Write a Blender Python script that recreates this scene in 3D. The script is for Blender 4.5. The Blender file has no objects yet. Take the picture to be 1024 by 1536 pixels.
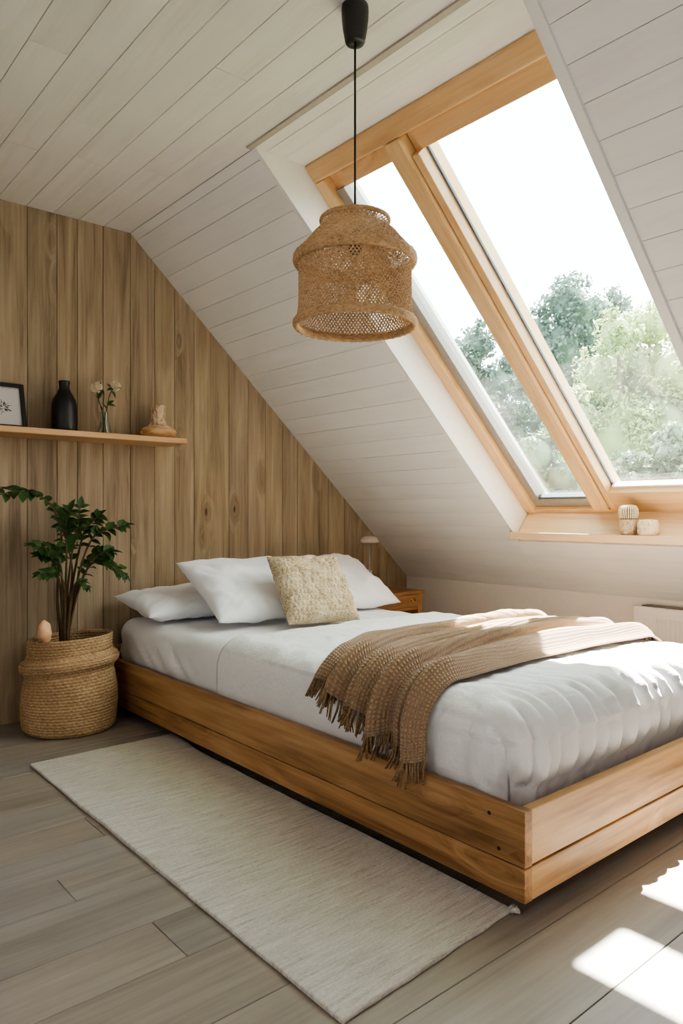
import bpy, bmesh, math, random
import numpy as np
from mathutils import Vector, Matrix, noise

random.seed(7)
sc = bpy.context.scene
COL = sc.collection
PI = math.pi

# ------------------------------------------------------------------ helpers
def clamp(x, a=0.0, b=1.0): return max(a, min(b, x))
def lerp(a, b, t): return a + (b - a) * t
def sstep(a, b, x):
    t = clamp((x - a) / (b - a)) if a != b else float(x > a)
    return t * t * (3 - 2 * t)
def fbm(x, y, z=0.0): return noise.noise(Vector((x, y, z)))
def ridged(x, y, z=0.0): return 1 - abs(noise.noise(Vector((x, y, z)))) * 2

class MB:
    """collects polygons for ONE mesh object"""
    def __init__(self): self.v = []; self.f = []; self.mi = []
    def add(self, vs, fs, mi=0):
        k = len(self.v); self.v += [tuple(p) for p in vs]
        self.f += [tuple(i + k for i in f) for f in fs]; self.mi += [mi] * len(fs); return self
    def hexa(self, p, mi=0):      # 8 points: bottom ring 0-3, top ring 4-7
        return self.add(p, [(3,2,1,0),(4,5,6,7),(0,1,5,4),(1,2,6,5),(2,3,7,6),(3,0,4,7)], mi)
    def box(self, x0, x1, y0, y1, z0, z1, mi=0):
        return self.hexa([(x0,y0,z0),(x1,y0,z0),(x1,y1,z0),(x0,y1,z0),(x0,y0,z1),(x1,y0,z1),(x1,y1,z1),(x0,y1,z1)], mi)
    def prism(self, poly, d, mi=0):   # polygon of 3D points, extrusion vector d
        n = len(poly); d = Vector(d); a = [Vector(p) for p in poly]; b = [p + d for p in a]
        return self.add(a + b, [tuple(range(n-1,-1,-1)), tuple(range(n, 2*n))] + [(i,(i+1)%n,n+(i+1)%n,n+i) for i in range(n)], mi)
    def lathe(self, prof, c, n=32, cap0=False, cap1=False, mi=0):
        vs = []; fs = []
        for r, z in prof:
            for i in range(n):
                a = 2*PI*i/n; vs.append((c[0]+r*math.cos(a), c[1]+r*math.sin(a), c[2]+z))
        for j in range(len(prof)-1):
            for i in range(n):
                fs.append((j*n+i, j*n+(i+1)%n, (j+1)*n+(i+1)%n, (j+1)*n+i))
        if cap0: fs.append(tuple(range(n-1,-1,-1)))
        if cap1: m=(len(prof)-1)*n; fs.append(tuple(range(m, m+n)))
        return self.add(vs, fs, mi)
    def tube(self, path, rad, n=8, mi=0):
        path = [Vector(p) for p in path]; vs=[]; fs=[]; m=len(path)
        ref = Vector((0,0,1)); t0=(path[1]-path[0]).normalized()
        if abs(t0.dot(ref))>.9: ref=Vector((1,0,0))
        nrm = (ref - t0*ref.dot(t0)).normalized()
        for k,p in enumerate(path):
            t=(path[min(k+1,m-1)]-path[max(k-1,0)]).normalized()
            nrm=(nrm-t*nrm.dot(t)).normalized(); b=t.cross(nrm)
            r = rad[k] if isinstance(rad,(list,tuple)) else rad
            for i in range(n):
                a=2*PI*i/n; vs.append(p+(nrm*math.cos(a)+b*math.sin(a))*r)
        for k in range(m-1):
            for i in range(n): fs.append((k*n+i,k*n+(i+1)%n,(k+1)*n+(i+1)%n,(k+1)*n+i))
        fs.append(tuple(range(n-1,-1,-1))); fs.append(tuple(range((m-1)*n,m*n)))
        return self.add(vs,fs,mi)
    def build(self, name, mats, parent=None, smooth=False, bevel=0, seg=2, uv=None):
        me = bpy.data.meshes.new(name); me.from_pydata([tuple(p) for p in self.v], [], self.f)
        for m in (mats if isinstance(mats,(list,tuple)) else [mats]): me.materials.append(m)
        if len(set(self.mi))>1: me.polygons.foreach_set('material_index', self.mi)
        bm=bmesh.new(); bm.from_mesh(me); bmesh.ops.recalc_face_normals(bm, faces=bm.faces[:]); bm.to_mesh(me); bm.free()
        if smooth: me.polygons.foreach_set('use_smooth',[True]*len(me.polygons))
        if uv: 
            l=me.uv_layers.new(name='UVMap')
            for lp in me.loops: l.data[lp.index].uv=uv[lp.vertex_index]
        me.update()
        o = bpy.data.objects.new(name, me); COL.objects.link(o); put(o, parent)
        if bevel:
            b=o.modifiers.new('bevel','BEVEL'); b.width=bevel; b.segments=seg; b.limit_method='ANGLE'; b.angle_limit=math.radians(40)
        return o

def put(o, parent):
    if parent is not None:
        o.parent = parent
        if parent.type=='EMPTY': o.matrix_parent_inverse = Matrix.Translation(parent.location).inverted()

def thing(name, label, cat, loc, group=None):
    o = bpy.data.objects.new(name, None); o.empty_display_size=.05; o.location=loc; COL.objects.link(o)
    return tag(o, label, cat, group)
def tag(o, label, cat, group=None, kind=None):
    o['label']=label; o['category']=cat
    if group: o['group']=group
    if kind: o['kind']=kind
    return o
def struct(o): o['kind']='structure'; return o
def struct_empty(name, loc):
    o = bpy.data.objects.new(name, None); o.empty_display_size=.05; o.location=loc; COL.objects.link(o); return struct(o)

# ------------------------------------------------------------------ materials
def srgb(r,g,b,a=1):
    f=lambda c:(c/255/12.92 if c/255<=.04045 else ((c/255+.055)/1.055)**2.4)
    return (f(r),f(g),f(b),a)
class NT:
    def __init__(self, name):
        self.m=bpy.data.materials.new(name); self.m.use_nodes=True; self.t=self.m.node_tree; self.t.nodes.clear()
        self.out=self.n('ShaderNodeOutputMaterial')
    def n(self, typ, ins=None, **props):
        nd=self.t.nodes.new(typ)
        for k,v in props.items(): setattr(nd,k,v)
        for k,v in (ins or {}).items(): self.set(nd.inputs[k],v)
        return nd
    def set(self, sock, v):
        if isinstance(v, bpy.types.NodeSocket): self.t.links.new(v,sock)
        elif isinstance(v, bpy.types.Node): self.t.links.new(v.outputs[0],sock)
        else: sock.default_value=v
    def math(self, op, a, b=None, c=None, cl=False):
        d=self.n('ShaderNodeMath',operation=op,use_clamp=cl); self.set(d.inputs[0],a)
        if b is not None: self.set(d.inputs[1],b)
        if c is not None: self.set(d.inputs[2],c)
        return d.outputs[0]
    def vmath(self, op, a, b=None):
        d=self.n('ShaderNodeVectorMath',operation=op); self.set(d.inputs[0],a)
        if b is not None: self.set(d.inputs[1],b)
        return d.outputs[0]
    def mix(self, f, a, b, blend='MIX'):
        d=self.n('ShaderNodeMix',data_type='RGBA',blend_type=blend); self.set(d.inputs[0],f); self.set(d.inputs[6],a); self.set(d.inputs[7],b); return d.outputs[2]
    def ramp(self, f, stops):
        d=self.n('ShaderNodeValToRGB'); self.set(d.inputs[0],f); e=d.color_ramp.elements
        while len(e)<len(stops): e.new(.5)
        for el,(p,c) in zip(e,stops): el.position=p; el.color=c if len(c)==4 else (*c,1)
        return d.outputs[0]
    def mapr(self, v, a,b,c=0.,d=1.):
        q=self.n('ShaderNodeMapRange',interpolation_type='SMOOTHSTEP'); self.set(q.inputs[0],v)
        for i,x in zip((1,2,3,4),(a,b,c,d)): q.inputs[i].default_value=x
        return q.outputs[0]
    def noise(self, vec, scale, detail=4, rough=.55, dist=0.):
        return self.n('ShaderNodeTexNoise',{'Vector':vec,'Scale':scale,'Detail':detail,'Roughness':rough,'Distortion':dist})
    def bump(self, h, strength=.3, dist=.01, normal=None):
        b=self.n('ShaderNodeBump',{'Strength':strength,'Distance':dist,'Height':h})
        if normal is not None: self.set(b.inputs['Normal'],normal)
        return b.outputs[0]
    def bsdf(self, color, rough=.6, normal=None, **kw):
        p=self.n('ShaderNodeBsdfPrincipled',{'Base Color':color,'Roughness':rough})
        if normal is not None: self.set(p.inputs['Normal'],normal)
        for k,v in kw.items(): self.set(p.inputs[k.replace('_',' ')],v)
        return p
    def done(self, sh): self.set(self.out.inputs[0], sh); return self.m

def wood(name, dark, mid, light, grain=(1,1,14), knots=.5, knotcol=(60,38,20), rough=.55, var=.18, bump=.12, knotscale=None, hue=None, scale=1.0, contrast=1.0, gaincell=None):
    """grain: how many times finer the pattern is on each axis (small number on the axis the grain runs along)"""
    k=NT(name); tc=k.n('ShaderNodeTexCoord').outputs['Object']; rnd=k.n('ShaderNodeNewGeometry').outputs['Random Per Island']
    off=k.n('ShaderNodeCombineXYZ',{'X':k.math('MULTIPLY',rnd,37.),'Y':k.math('MULTIPLY',rnd,91.),'Z':k.math('MULTIPLY',rnd,53.)})
    base=k.vmath('ADD',tc,off)
    # knots: a cell pattern drawn out along the grain
    ks=knotscale or tuple(g*.42 if g>2 else g*1.6 for g in grain)
    kv=k.vmath('MULTIPLY',base,ks)
    vo=k.n('ShaderNodeTexVoronoi',{'Vector':kv,'Scale':1.0})
    cell=k.n('ShaderNodeSeparateColor',{'Color':vo.outputs['Color']}).outputs[0]
    d=k.math('ADD',vo.outputs['Distance'],k.math('MULTIPLY',k.math('LESS_THAN',cell,1-knots),9.))
    ring=k.mapr(d,.0,.42,1.,0.); core=k.mapr(d,.03,.085,1.,0.)
    gv=k.vmath('MULTIPLY',base,tuple(g*scale for g in grain))
    gv=k.vmath('ADD',gv,k.n('ShaderNodeCombineXYZ',{'X':k.math('MULTIPLY',ring,1.6),'Y':k.math('MULTIPLY',ring,1.6),'Z':0.}))
    n1=k.noise(gv,1.,5,.6,.6).outputs[0]
    n2=k.noise(k.vmath('MULTIPLY',base,tuple(g*scale*(7 if g>2 else 2.) for g in grain)),1.,3,.6).outputs[0]
    big=k.noise(base,1.7,2,.5).outputs[0]
    f=k.math('ADD',k.math('MULTIPLY',n1,.72),k.math('MULTIPLY',n2,.28))
    f=k.math('ADD',k.math('MULTIPLY',k.math('SUBTRACT',f,.5),contrast),.5)
    c=k.ramp(f,[(.28,srgb(*dark)),(.5,srgb(*mid)),(.74,srgb(*light))])
    c=k.mix(k.math('MULTIPLY',ring,.35),c,srgb(*dark))
    c=k.mix(k.math('MULTIPLY',core,.8),c,srgb(*knotcol))
    v=k.math('ADD',1-var/2,k.math('MULTIPLY',rnd,var)); v=k.math('MULTIPLY',v,k.math('ADD',.9,k.math('MULTIPLY',big,.2)))
    c=k.mix(1.,c,k.n('ShaderNodeCombineColor',{0:v,1:v,2:v}).outputs[0],'MULTIPLY')
    if hue:   # a second tint some boards take
        c=k.mix(k.math('MULTIPLY',k.mapr(rnd,.35,.9),hue[1]),c,srgb(*hue[0]),'MULTIPLY')
    nb=k.bump(f,bump,.004)
    return k.done(k.bsdf(c,rough,nb))

def plain(name, rgb, rough=.5, metal=0., bumps=0., bscale=60, var=.06, **kw):
    k=NT(name); tc=k.n('ShaderNodeTexCoord').outputs['Object']
    nz=k.noise(tc,bscale,3).outputs[0]
    lo=tuple(c*(1-var) for c in rgb); hi=tuple(min(255,c*(1+var)) for c in rgb)
    c=k.mix(nz,srgb(*lo),srgb(*hi))
    return k.done(k.bsdf(c,rough,k.bump(nz,bumps,.003) if bumps else None,Metallic=metal,**kw))

def fabric(name, rgb, var=.04, wrinkle=.25, weave=900, sheen=.15, rough=.9, wscale=9, wdist=.02):
    k=NT(name); tc=k.n('ShaderNodeTexCoord').outputs['Object']
    w1=k.noise(tc,wscale,5,.55,.5).outputs[0]; w2=k.noise(tc,weave,1).outputs[0]
    c=k.mix(k.noise(tc,3,2).outputs[0],srgb(*[x*(1-var) for x in rgb]),srgb(*[min(255,x*(1+var)) for x in rgb]))
    nb=k.bump(w2,.06,.002,k.bump(w1,wrinkle,wdist))
    p=k.bsdf(c,rough,nb); p.inputs['Sheen Weight'].default_value=sheen
    p.inputs['Specular IOR Level'].default_value=.2
    return k.done(p)

M={}
M['gable']=wood('gable_boards',(118,100,78),(162,143,117),(188,170,144),grain=(15,15,1.1),contrast=1.25,knots=.42,knotcol=(58,36,20),var=.3,bump=.25,rough=.7,knotscale=(7,7,2.6),hue=((225,228,215),.5))
M['white_ceiling']=wood('whitewashed_boards_ceiling',(216,213,208),(232,230,226),(238,236,233),grain=(15,1.2,15),knots=.1,knotcol=(150,138,122),var=.06,bump=.08,rough=.6,knotscale=(7,2.2,7),contrast=.8)
M['white_slope']=wood('whitewashed_boards_slope',(224,222,219),(237,236,234),(241,240,238),grain=(11,1.2,11),knots=.12,knotcol=(165,152,138),var=.04,bump=.05,rough=.6,knotscale=(5,2.2,5),contrast=.6)
M['white_paint']=plain('white_paint',(236,235,232),.55,bumps=.03,bscale=30,var=.015)
M['warm_wall']=plain('warm_white_wall',(234,229,223),.7,bumps=.05,bscale=40,var=.02)
M['backing']=plain('dark_gap',(112,104,94),.9)
M['strip']=plain('grey_strip',(172,164,154),.7)
M['gap_brown']=plain('brown_gap',(48,36,24),.9)
M['floor']=wood('grey_oak_floor',(126,116,106),(156,146,136),(176,167,158),grain=(1.0,11,11),knots=.0,knotcol=(80,68,58),var=.34,bump=.12,rough=.42,knotscale=(2.2,5,5),hue=((206,214,224),.7))
M['timber']=wood('honey_timber',(184,142,96),(212,174,128),(226,194,152),grain=(9,1,9),knots=.25,knotcol=(96,58,28),var=.08,bump=.06,rough=.4,knotscale=(6,2.4,6))
M['timber_s']=wood('honey_timber_slope',(192,150,102),(218,182,134),(230,198,154),grain=(2.2,26,2.2),knots=.0,var=.08,bump=.05,rough=.4,knotscale=(1,5,1))
M['sill']=wood('pale_sill',(202,166,124),(226,196,158),(236,212,182),grain=(16,1,16),knots=.0,var=.04,bump=.06,rough=.35)
M['bed']=wood('bed_pine',(120,84,50),(176,134,90),(204,166,120),grain=(10,.9,10),knots=.45,knotcol=(52,28,12),var=.2,bump=.2,contrast=1.5,rough=.45,knotscale=(6,1.7,6))
M['bed_foot']=wood('bed_pine_foot',(142,104,66),(194,154,108),(218,182,136),grain=(.9,9,9),knots=.45,knotcol=(70,42,20),var=.14,bump=.16,contrast=1.4,rough=.45,knotscale=(1.7,6,6))
M['shelf']=wood('shelf_wood',(180,136,92),(206,164,118),(220,182,138),grain=(1,12,12),knots=.0,var=.04,bump=.06,rough=.45)
M['night']=wood('nightstand_wood',(124,86,54),(168,122,80),(192,148,104),grain=(1.2,11,11),knots=.3,knotcol=(62,34,16),var=.15,bump=.1,rough=.45)
M['brass']=plain('brass',(214,172,60),.25,1.)
M['sheet']=fabric('white_sheet',(240,241,246),wrinkle=.25,wscale=7)
M['duvet']=fabric('white_duvet',(242,243,248),wrinkle=.6,wscale=19,wdist=.012)
M['pillow']=fabric('white_pillow',(241,242,247),wrinkle=.3,wscale=5,wdist=.025)
M['black']=plain('black_ceramic',(16,15,15),.42,var=.1)
M['black_plastic']=plain('black_plastic',(20,20,20),.5,var=.1)
M['cord']=plain('black_cord',(22,19,17),.7)
M['frame']=plain('black_frame',(14,13,12),.5)
M['ink']=plain('ink',(58,52,48),.8)
M['paper']=plain('pale_paper',(205,203,200),.8,var=.03,bscale=6)
M['metal_grey']=plain('grey_aluminium',(150,146,140),.45,.3)
M['gasket']=plain('dark_gasket',(92,98,108),.5)
M['white_ext']=plain('white_flashing',(236,240,246),.4)
M['radiator']=plain('radiator_enamel',(232,230,226),.35,var=.01)
M['grille']=plain('radiator_grille',(96,90,84),.5)
M['soil']=plain('soil',(40,30,22),.95,bumps=.6,bscale=90,var=.4)
M['stem']=plain('stem_bark',(84,68,44),.7,bumps=.2,var=.3)
M['peach']=plain('peach_stone',(226,182,140),.55,bumps=.15,bscale=40,var=.1)
M['chrome']=plain('brushed_steel',(190,184,178),.3,.8)
M['white_ceramic']=plain('white_ceramic',(232,232,234),.3)

def leafmat(name, a, b, transl=.25, rough=.45, scale=9):
    k=NT(name); tc=k.n('ShaderNodeTexCoord').outputs['Object']; rnd=k.n('ShaderNodeNewGeometry').outputs['Random Per Island']
    f=k.math('ADD',k.math('MULTIPLY',rnd,.6),k.math('MULTIPLY',k.noise(tc,scale,2).outputs[0],.4))
    c=k.mix(f,srgb(*a),srgb(*b)); p=k.bsdf(c,rough)
    t=k.n('ShaderNodeBsdfTranslucent',{'Color':c}); mx=k.n('ShaderNodeMixShader',{0:transl,1:p.outputs[0],2:t.outputs[0]})
    return k.done(mx.outputs[0])
M['leaf']=leafmat('houseplant_leaf',(27,52,23),(72,102,52),.15,.4)
M['tree_dark']=leafmat('dark_tree_leaves',(40,62,52),(94,118,102),.25,.6,1.2)
M['tree_light']=leafmat('light_tree_leaves',(100,120,74),(170,184,132),.35,.6,1.2)
M['tree_mid']=leafmat('mid_tree_leaves',(60,82,62),(124,144,108),.3,.6,1.2)
M['trunk']=plain('tree_bark',(84,70,56),.9,bumps=.5,bscale=12,var=.3)
M['lawn']=plain('lawn_grass',(112,138,84),.95,bumps=.4,bscale=6,var=.25)

def rope(name, a, b, c3, sx=1, rough=.85):
    k=NT(name); tc=k.n('ShaderNodeTexCoord').outputs['Object']
    n1=k.noise(k.vmath('MULTIPLY',tc,(1,1,2.2)),95,4,.7).outputs[0]; n2=k.noise(tc,9,2).outputs[0]
    f=k.math('ADD',k.math('MULTIPLY',n1,.8),k.math('MULTIPLY',n2,.2))
    c=k.ramp(f,[(.32,srgb(*a)),(.5,srgb(*b)),(.68,srgb(*c3))])
    return k.done(k.bsdf(c,rough,k.bump(n1,.5,.004)))
M['basket']=rope('seagrass_rope',(112,88,60),(178,148,110),(212,184,146))
M['rattan']=rope('woven_rattan',(146,114,80),(200,166,126),(222,192,152))
M['rattan_rim']=rope('rattan_rim',(140,108,74),(190,156,116),(214,182,142))
M['fuzzy']=rope('fuzzy_fibre',(116,92,66),(178,154,122),(226,208,180))
M['fuzzy2']=rope('pale_fuzzy_fibre',(176,152,116),(222,204,172),(246,236,212))

# rug: weft lines along X with flecks
k=NT('woven_rug'); tc=k.n('ShaderNodeTexCoord').outputs['Object']
l1=k.noise(k.vmath('MULTIPLY',tc,(7,90,1)),1.,4,.7).outputs[0]
l2=k.noise(k.vmath('MULTIPLY',tc,(90,260,90)),1.,2).outputs[0]
l3=k.noise(k.vmath('MULTIPLY',tc,(16,190,1)),1.,3,.6).outputs[0]
f=k.math('ADD',k.math('MULTIPLY',l1,.5),k.math('ADD',k.math('MULTIPLY',l2,.28),k.math('MULTIPLY',l3,.22)))
c=k.ramp(f,[(.34,srgb(156,149,139)),(.45,srgb(194,188,180)),(.58,srgb(216,211,205))])
wv=k.n('ShaderNodeTexWave',{'Vector':tc,'Scale':42.,'Distortion':1.5,'Detail':2.},bands_direction='Y')
M['rug']=k.done(k.bsdf(c,.95,k.bump(k.math('ADD',l2,k.math('MULTIPLY',wv.outputs[1],.6)),.5,.004)))

# throw: waffle knit in UV
k=NT('brown_knit'); uv=k.n('ShaderNodeTexCoord').outputs['UV']; sp=k.n('ShaderNodeSeparateXYZ',{0:uv})
su=k.math('SINE',k.math('MULTIPLY',sp.outputs[0],760.)); sv=k.math('SINE',k.math('MULTIPLY',sp.outputs[1],700.))
h=k.math('MULTIPLY',k.math('ADD',su,1.),k.math('ADD',sv,1.)); h=k.math('MULTIPLY',h,.25)
nz=k.noise(uv,160,3,.6).outputs[0]
c=k.ramp(k.math('ADD',k.math('MULTIPLY',h,.38),k.math('MULTIPLY',nz,.62)),[(.1,srgb(122,98,76)),(.5,srgb(172,144,116)),(.95,srgb(206,182,154))])
p=k.bsdf(c,.95,k.bump(k.math('ADD',h,k.math('MULTIPLY',nz,.4)),.8,.006)); p.inputs['Sheen Weight'].default_value=.3; p.inputs['Specular IOR Level'].default_value=.1
M['throw']=k.done(p)
M['fringe']=rope('fringe_yarn',(92,72,52),(134,108,80),(168,140,108))
# cushion
k=NT('cream_boucle'); tc=k.n('ShaderNodeTexCoord').outputs['Object']
n1=k.noise(tc,150,3,.7).outputs[0]; n2=k.noise(tc,16,2).outputs[0]
c=k.ramp(k.math('ADD',k.math('MULTIPLY',n1,.75),k.math('MULTIPLY',n2,.25)),[(.34,srgb(132,112,84)),(.47,srgb(196,178,146)),(.62,srgb(224,212,188))])
M['cushion']=k.done(k.bsdf(c,.95,k.bump(n1,.9,.006)))

# window glass: clear pane, faint reflection, a little dust
k=NT('window_glass'); tr=k.n('ShaderNodeBsdfTransparent',{'Color':(.97,.985,.98,1)}); gl=k.n('ShaderNodeBsdfGlossy',{'Color':(1,1,1,1),'Roughness':.02})
fr=k.n('ShaderNodeFresnel',{'IOR':1.25}); M['glass']=k.done(k.n('ShaderNodeMixShader',{0:k.math('MULTIPLY',fr.outputs[0],.6),1:k.n('ShaderNodeMixShader',{0:k.math('MULTIPLY',k.mapr(k.noise(k.n('ShaderNodeTexCoord').outputs['Object'],5,4,.6).outputs[0],.0,1.),.009),1:tr.outputs[0],2:k.n('ShaderNodeBsdfTranslucent',{'Color':(1,1,1,1)}).outputs[0]}).outputs[0],2:gl.outputs[0]}).outputs[0])
k=NT('vase_glass'); tr=k.n('ShaderNodeBsdfTransparent',{'Color':(.86,.9,.87,1)}); gl=k.n('ShaderNodeBsdfGlossy',{'Color':(1,1,1,1),'Roughness':.05})
lw=k.n('ShaderNodeLayerWeight',{'Blend':.35}); M['vase_glass']=k.done(k.n('ShaderNodeMixShader',{0:k.math('MULTIPLY',lw.outputs[1],.7),1:tr.outputs[0],2:gl.outputs[0]}).outputs[0])
# wooden vase: pale turned wood with whitish worn neck
k=NT('worn_wood_vase'); tc=k.n('ShaderNodeTexCoord').outputs['Object']
z=k.n('ShaderNodeSeparateXYZ',{0:tc}).outputs[2]; nz=k.noise(k.vmath('MULTIPLY',tc,(1,1,.5)),38,5,.65,1.).outputs[0]
top=k.mapr(k.math('ADD',z,k.math('MULTIPLY',nz,.05)),1.455,1.475)
neck=k.ramp(nz,[(.38,srgb(150,112,72)),(.5,srgb(206,184,152)),(.62,srgb(226,210,184))])
body=k.ramp(k.noise(k.vmath('MULTIPLY',tc,(1,1,5)),16,3).outputs[0],[(.35,srgb(186,146,100)),(.6,srgb(220,184,136))])
M['wood_vase']=k.done(k.bsdf(k.mix(top,body,neck),.6,k.bump(nz,.3,.006)))
k=NT('pink_glass_shade'); tc=k.n('ShaderNodeTexCoord').outputs['Object']; nz=k.noise(tc,70,3,.6,.8).outputs[0]
c=k.mix(nz,srgb(186,160,146),srgb(246,234,226)); M['shade']=k.done(k.bsdf(c,.2,k.bump(nz,.3,.004),Metallic=.15))
M['petal']=plain('dried_petal',(238,222,196),.8,bumps=.3,bscale=200,var=.1)

# ------------------------------------------------------------------ room numbers (metres)
G=3.639; CZ=2.466; JX=1.63; KX=3.695; SL=.93
L_=math.hypot(1,SL); T=Vector((1/L_,0,-SL/L_)); N=Vector((SL/L_,0,1/L_)); P0=Vector((JX,0,CZ))
KS=(KX-JX)*L_                      # slope length down to the knee wall
KZ=CZ-SL*(KX-JX)
def W(s,y,o=0.0): p=P0+T*s+N*o; return Vector((p.x,y,p.z))
def sbox(mb,s0,s1,y0,y1,o0,o1,mi=0):
    return mb.hexa([W(s0,y0,o0),W(s1,y0,o0),W(s1,y1,o0),W(s0,y1,o0),W(s0,y0,o1),W(s1,y0,o1),W(s1,y1,o1),W(s0,y1,o1)],mi)
YL=2.456; YR=1.20                  # the two cheeks of the skylight opening
XL=-1.4; YF=-1.5                   # the sides of the room behind the camera
g=.0013

# floor -------------------------------------------------------------
ys=[YF,-1.28,-1.05,-.83,-.6,-.38,-.15,.08,.31,.57,.797,1.02,1.25,1.475,1.655,1.87,2.01,2.19,2.36,2.545,2.72,2.9,3.08,3.27,3.45,G]
joints={1.475:[.797,-.6],1.87:[.692,2.4],1.25:[-.4,1.9],1.02:[-.2],1.655:[.1,1.5],2.01:[.35,1.4],.797:[2.4],.57:[.9],2.19:[.9],2.36:[.55],2.545:[1.0],2.72:[.4],2.9:[.8]}
mb=MB(); rr=random.Random(3)
for a,b in zip(ys[:-1],ys[1:]):
    xs=[XL]+sorted(joints.get(a,[rr.uniform(-.8,.4),rr.uniform(1.2,2.6)]))+[KX]
    for x0,x1 in zip(xs[:-1],xs[1:]):
        mb.box(x0+.0008,x1-.0008,a+.001,b-.001,-.03,0)
fl=mb.build('floor',[M['floor'],M['gap_brown']],bevel=.0012,seg=1); struct(fl)
mb=MB().box(XL-.05,KX+.05,YF-.05,G+.05,-.08,-.028); o=mb.build('underlay',M['gap_brown'],fl)

# gable wall (back) ---------------------------------------------------
def topz(x): return CZ-SL*max(0,x-JX)
xs=[XL,-1.27,-1.14,-1.0,-.86,-.74,-.6,-.47,-.33,-.19,-.06,.08,.21,.34,.47,.6,.73,.86,.985,1.112,1.252,1.353,1.485,1.632,1.77,1.888,2.007,2.232,2.364,2.487,2.615,2.727,2.974,3.11,3.22,3.35,3.52,KX]
mb=MB()
for a,b in zip(xs[:-1],xs[1:]):
    a2,b2=a+.0015,b-.0015
    poly=[(a2,G,0),(b2,G,0),(b2,G,topz(b2)+.012)]
    if a2<JX<b2: poly.append((JX,G,CZ+.012))
    poly.append((a2,G,topz(a2)+.012)); mb.prism(poly,(0,.02,0))
wb=struct(mb.build('wall_back',M['gable'],bevel=.0016,seg=1))
mb=MB().prism([(XL-.05,G+.012,-.05),(KX+.1,G+.012,-.05),(KX+.1,G+.012,KZ+.1),(JX,G+.012,CZ+.15),(XL-.05,G+.012,CZ+.15)],(0,.08,0)); mb.build('backing',M['gap_brown'],wb)
# knee wall (right) ----------------------------------------------------
wr=struct(MB().box(KX,KX+.08,YF-.05,G+.03,-.05,KZ+.06).build('wall_right',M['warm_wall']))
struct(MB().box(XL-.08,XL,YF-.05,G+.03,-.05,CZ+.05).build('wall_left',M['warm_wall']))
mb=MB().prism([(XL-.05,YF,-.05),(KX+.05,YF,-.05),(KX+.05,YF,KZ+.1),(JX,YF,CZ+.06),(XL-.05,YF,CZ+.06)],(0,-.08,0)); struct(mb.build('wall_front',M['warm_wall']))

# flat ceiling -----------------------------------------------------------
cx=[XL,-1.19,-1.06,-.93,-.81,-.68,-.55,-.42,-.295,-.17,-.04,.085,.21,.338,.465,.592,.72,.847,.975,1.105,1.235,1.361,1.489,JX]
cj={1.361:[2.92],1.235:[2.1],1.105:[3.0,1.55],.975:[2.72],.847:[3.05,1.9],.72:[2.35],.592:[2.9]}
mb=MB()
for a,b in zip(cx[:-1],cx[1:]):
    yy=[YF]+sorted(cj.get(a,[]))+[G]
    for y0,y1 in zip(yy[:-1],yy[1:]): mb.box(a+g,b-g,y0+.001,y1-.001,CZ,CZ+.02)
ce=struct(mb.build('ceiling',M['white_ceiling'],bevel=.001,seg=1))
MB().box(XL-.05,JX+.03,YF-.05,G+.05,CZ+.014,CZ+.12).build('backing',M['backing'],ce)
# soffit of the skylight well runs on level from the ceiling
mb=MB(); SX=1.90
for a,b in ((JX+.0,1.685),(1.685,1.90)): mb.box(a+.001,b-.001,YR,YL,CZ,CZ+.02)
so=struct(mb.build('trim_1',M['white_ceiling'],bevel=.0015,seg=1))
MB().box(JX-.01,SX+.16,YR-.02,YL+.02,CZ+.015,CZ+.10).build('backing',M['backing'],so)
struct(MB().box(1.60,1.625,YR-2.7,YL+.02,CZ-.007,CZ+.004).build('trim_2',M['strip'],bevel=.001))

# sloping ceiling ---------------------------------------------------------
seam=[0,.047]+[.047+.1172*i for i in range(1,24)]; seam=[s for s in seam if s<KS-.03]+[KS]
mb=MB()
SB=2.385
for a,b in zip(seam[:-1],seam[1:]):
    for (y0,y1) in ((YL+.02,G),(YF,YR-.03)):
        sbox(mb,a+g*.7,b-g*.7,y0,y1,0,.02)
    if b>SB+.02: sbox(mb,max(a,SB)+g*.7,b-g*.7,YR-.03,YL+.02,0,.02)
sl=struct(mb.build('wall_slope',M['white_slope'],bevel=.001,seg=1))
mb=MB(); sbox(mb,-.02,KS+.05,YL+.03,G+.05,.014,.14); sbox(mb,-.02,KS+.05,YF-.05,YR-.025,.014,.14); sbox(mb,SB,KS+.05,YR-.03,YL+.03,.014,.14)
mb.build('backing',M['backing'],sl)

# skylight well: cheeks, edge trim, header beam, sill -------------------------
def xz(s,o): p=P0+T*s+N*o; return (p.x,p.z)
poly=[(JX,CZ),xz(2.40,0),xz(2.40,.26),xz(.02,.26),(JX,CZ+.12)]
mb=MB().prism([(x,YL,z) for x,z in poly],(0,.02,0)); struct(mb.build('trim_3',M['white_paint'],bevel=.001))
mb=MB().prism([(x,YR-.03,z) for x,z in poly],(0,.03,0)); struct(mb.build('trim_4',M['white_paint'],bevel=.001))
mb=MB(); sbox(mb,-.0,2.40,YR-.03,YR+.006,-.012,0); struct(mb.build('trim_5',M['white_paint'],bevel=.0015))
hb=MB(); sbox(hb,.183,.264,YR,YL,.16,.30); struct(hb.build('trim_6',M['timber'],bevel=.01,seg=3))

# sill: a level nosing with a slanted board rising to the window frame
mb=MB(); mb.prism([(3.295,YL-.004,.851),(3.295,YL-.004,.889),(3.37,YL-.004,.889),(3.478,YL-.004,1.014),(3.51,YL-.004,.985),(3.40,YL-.004,.851)],(0,YR-YL+.008,0))
mb.box(3.292,3.372,YR+.03,YL-.004,.850,.8895)
sill=struct(mb.build('trim_7',M['sill'],bevel=.002))

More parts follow.
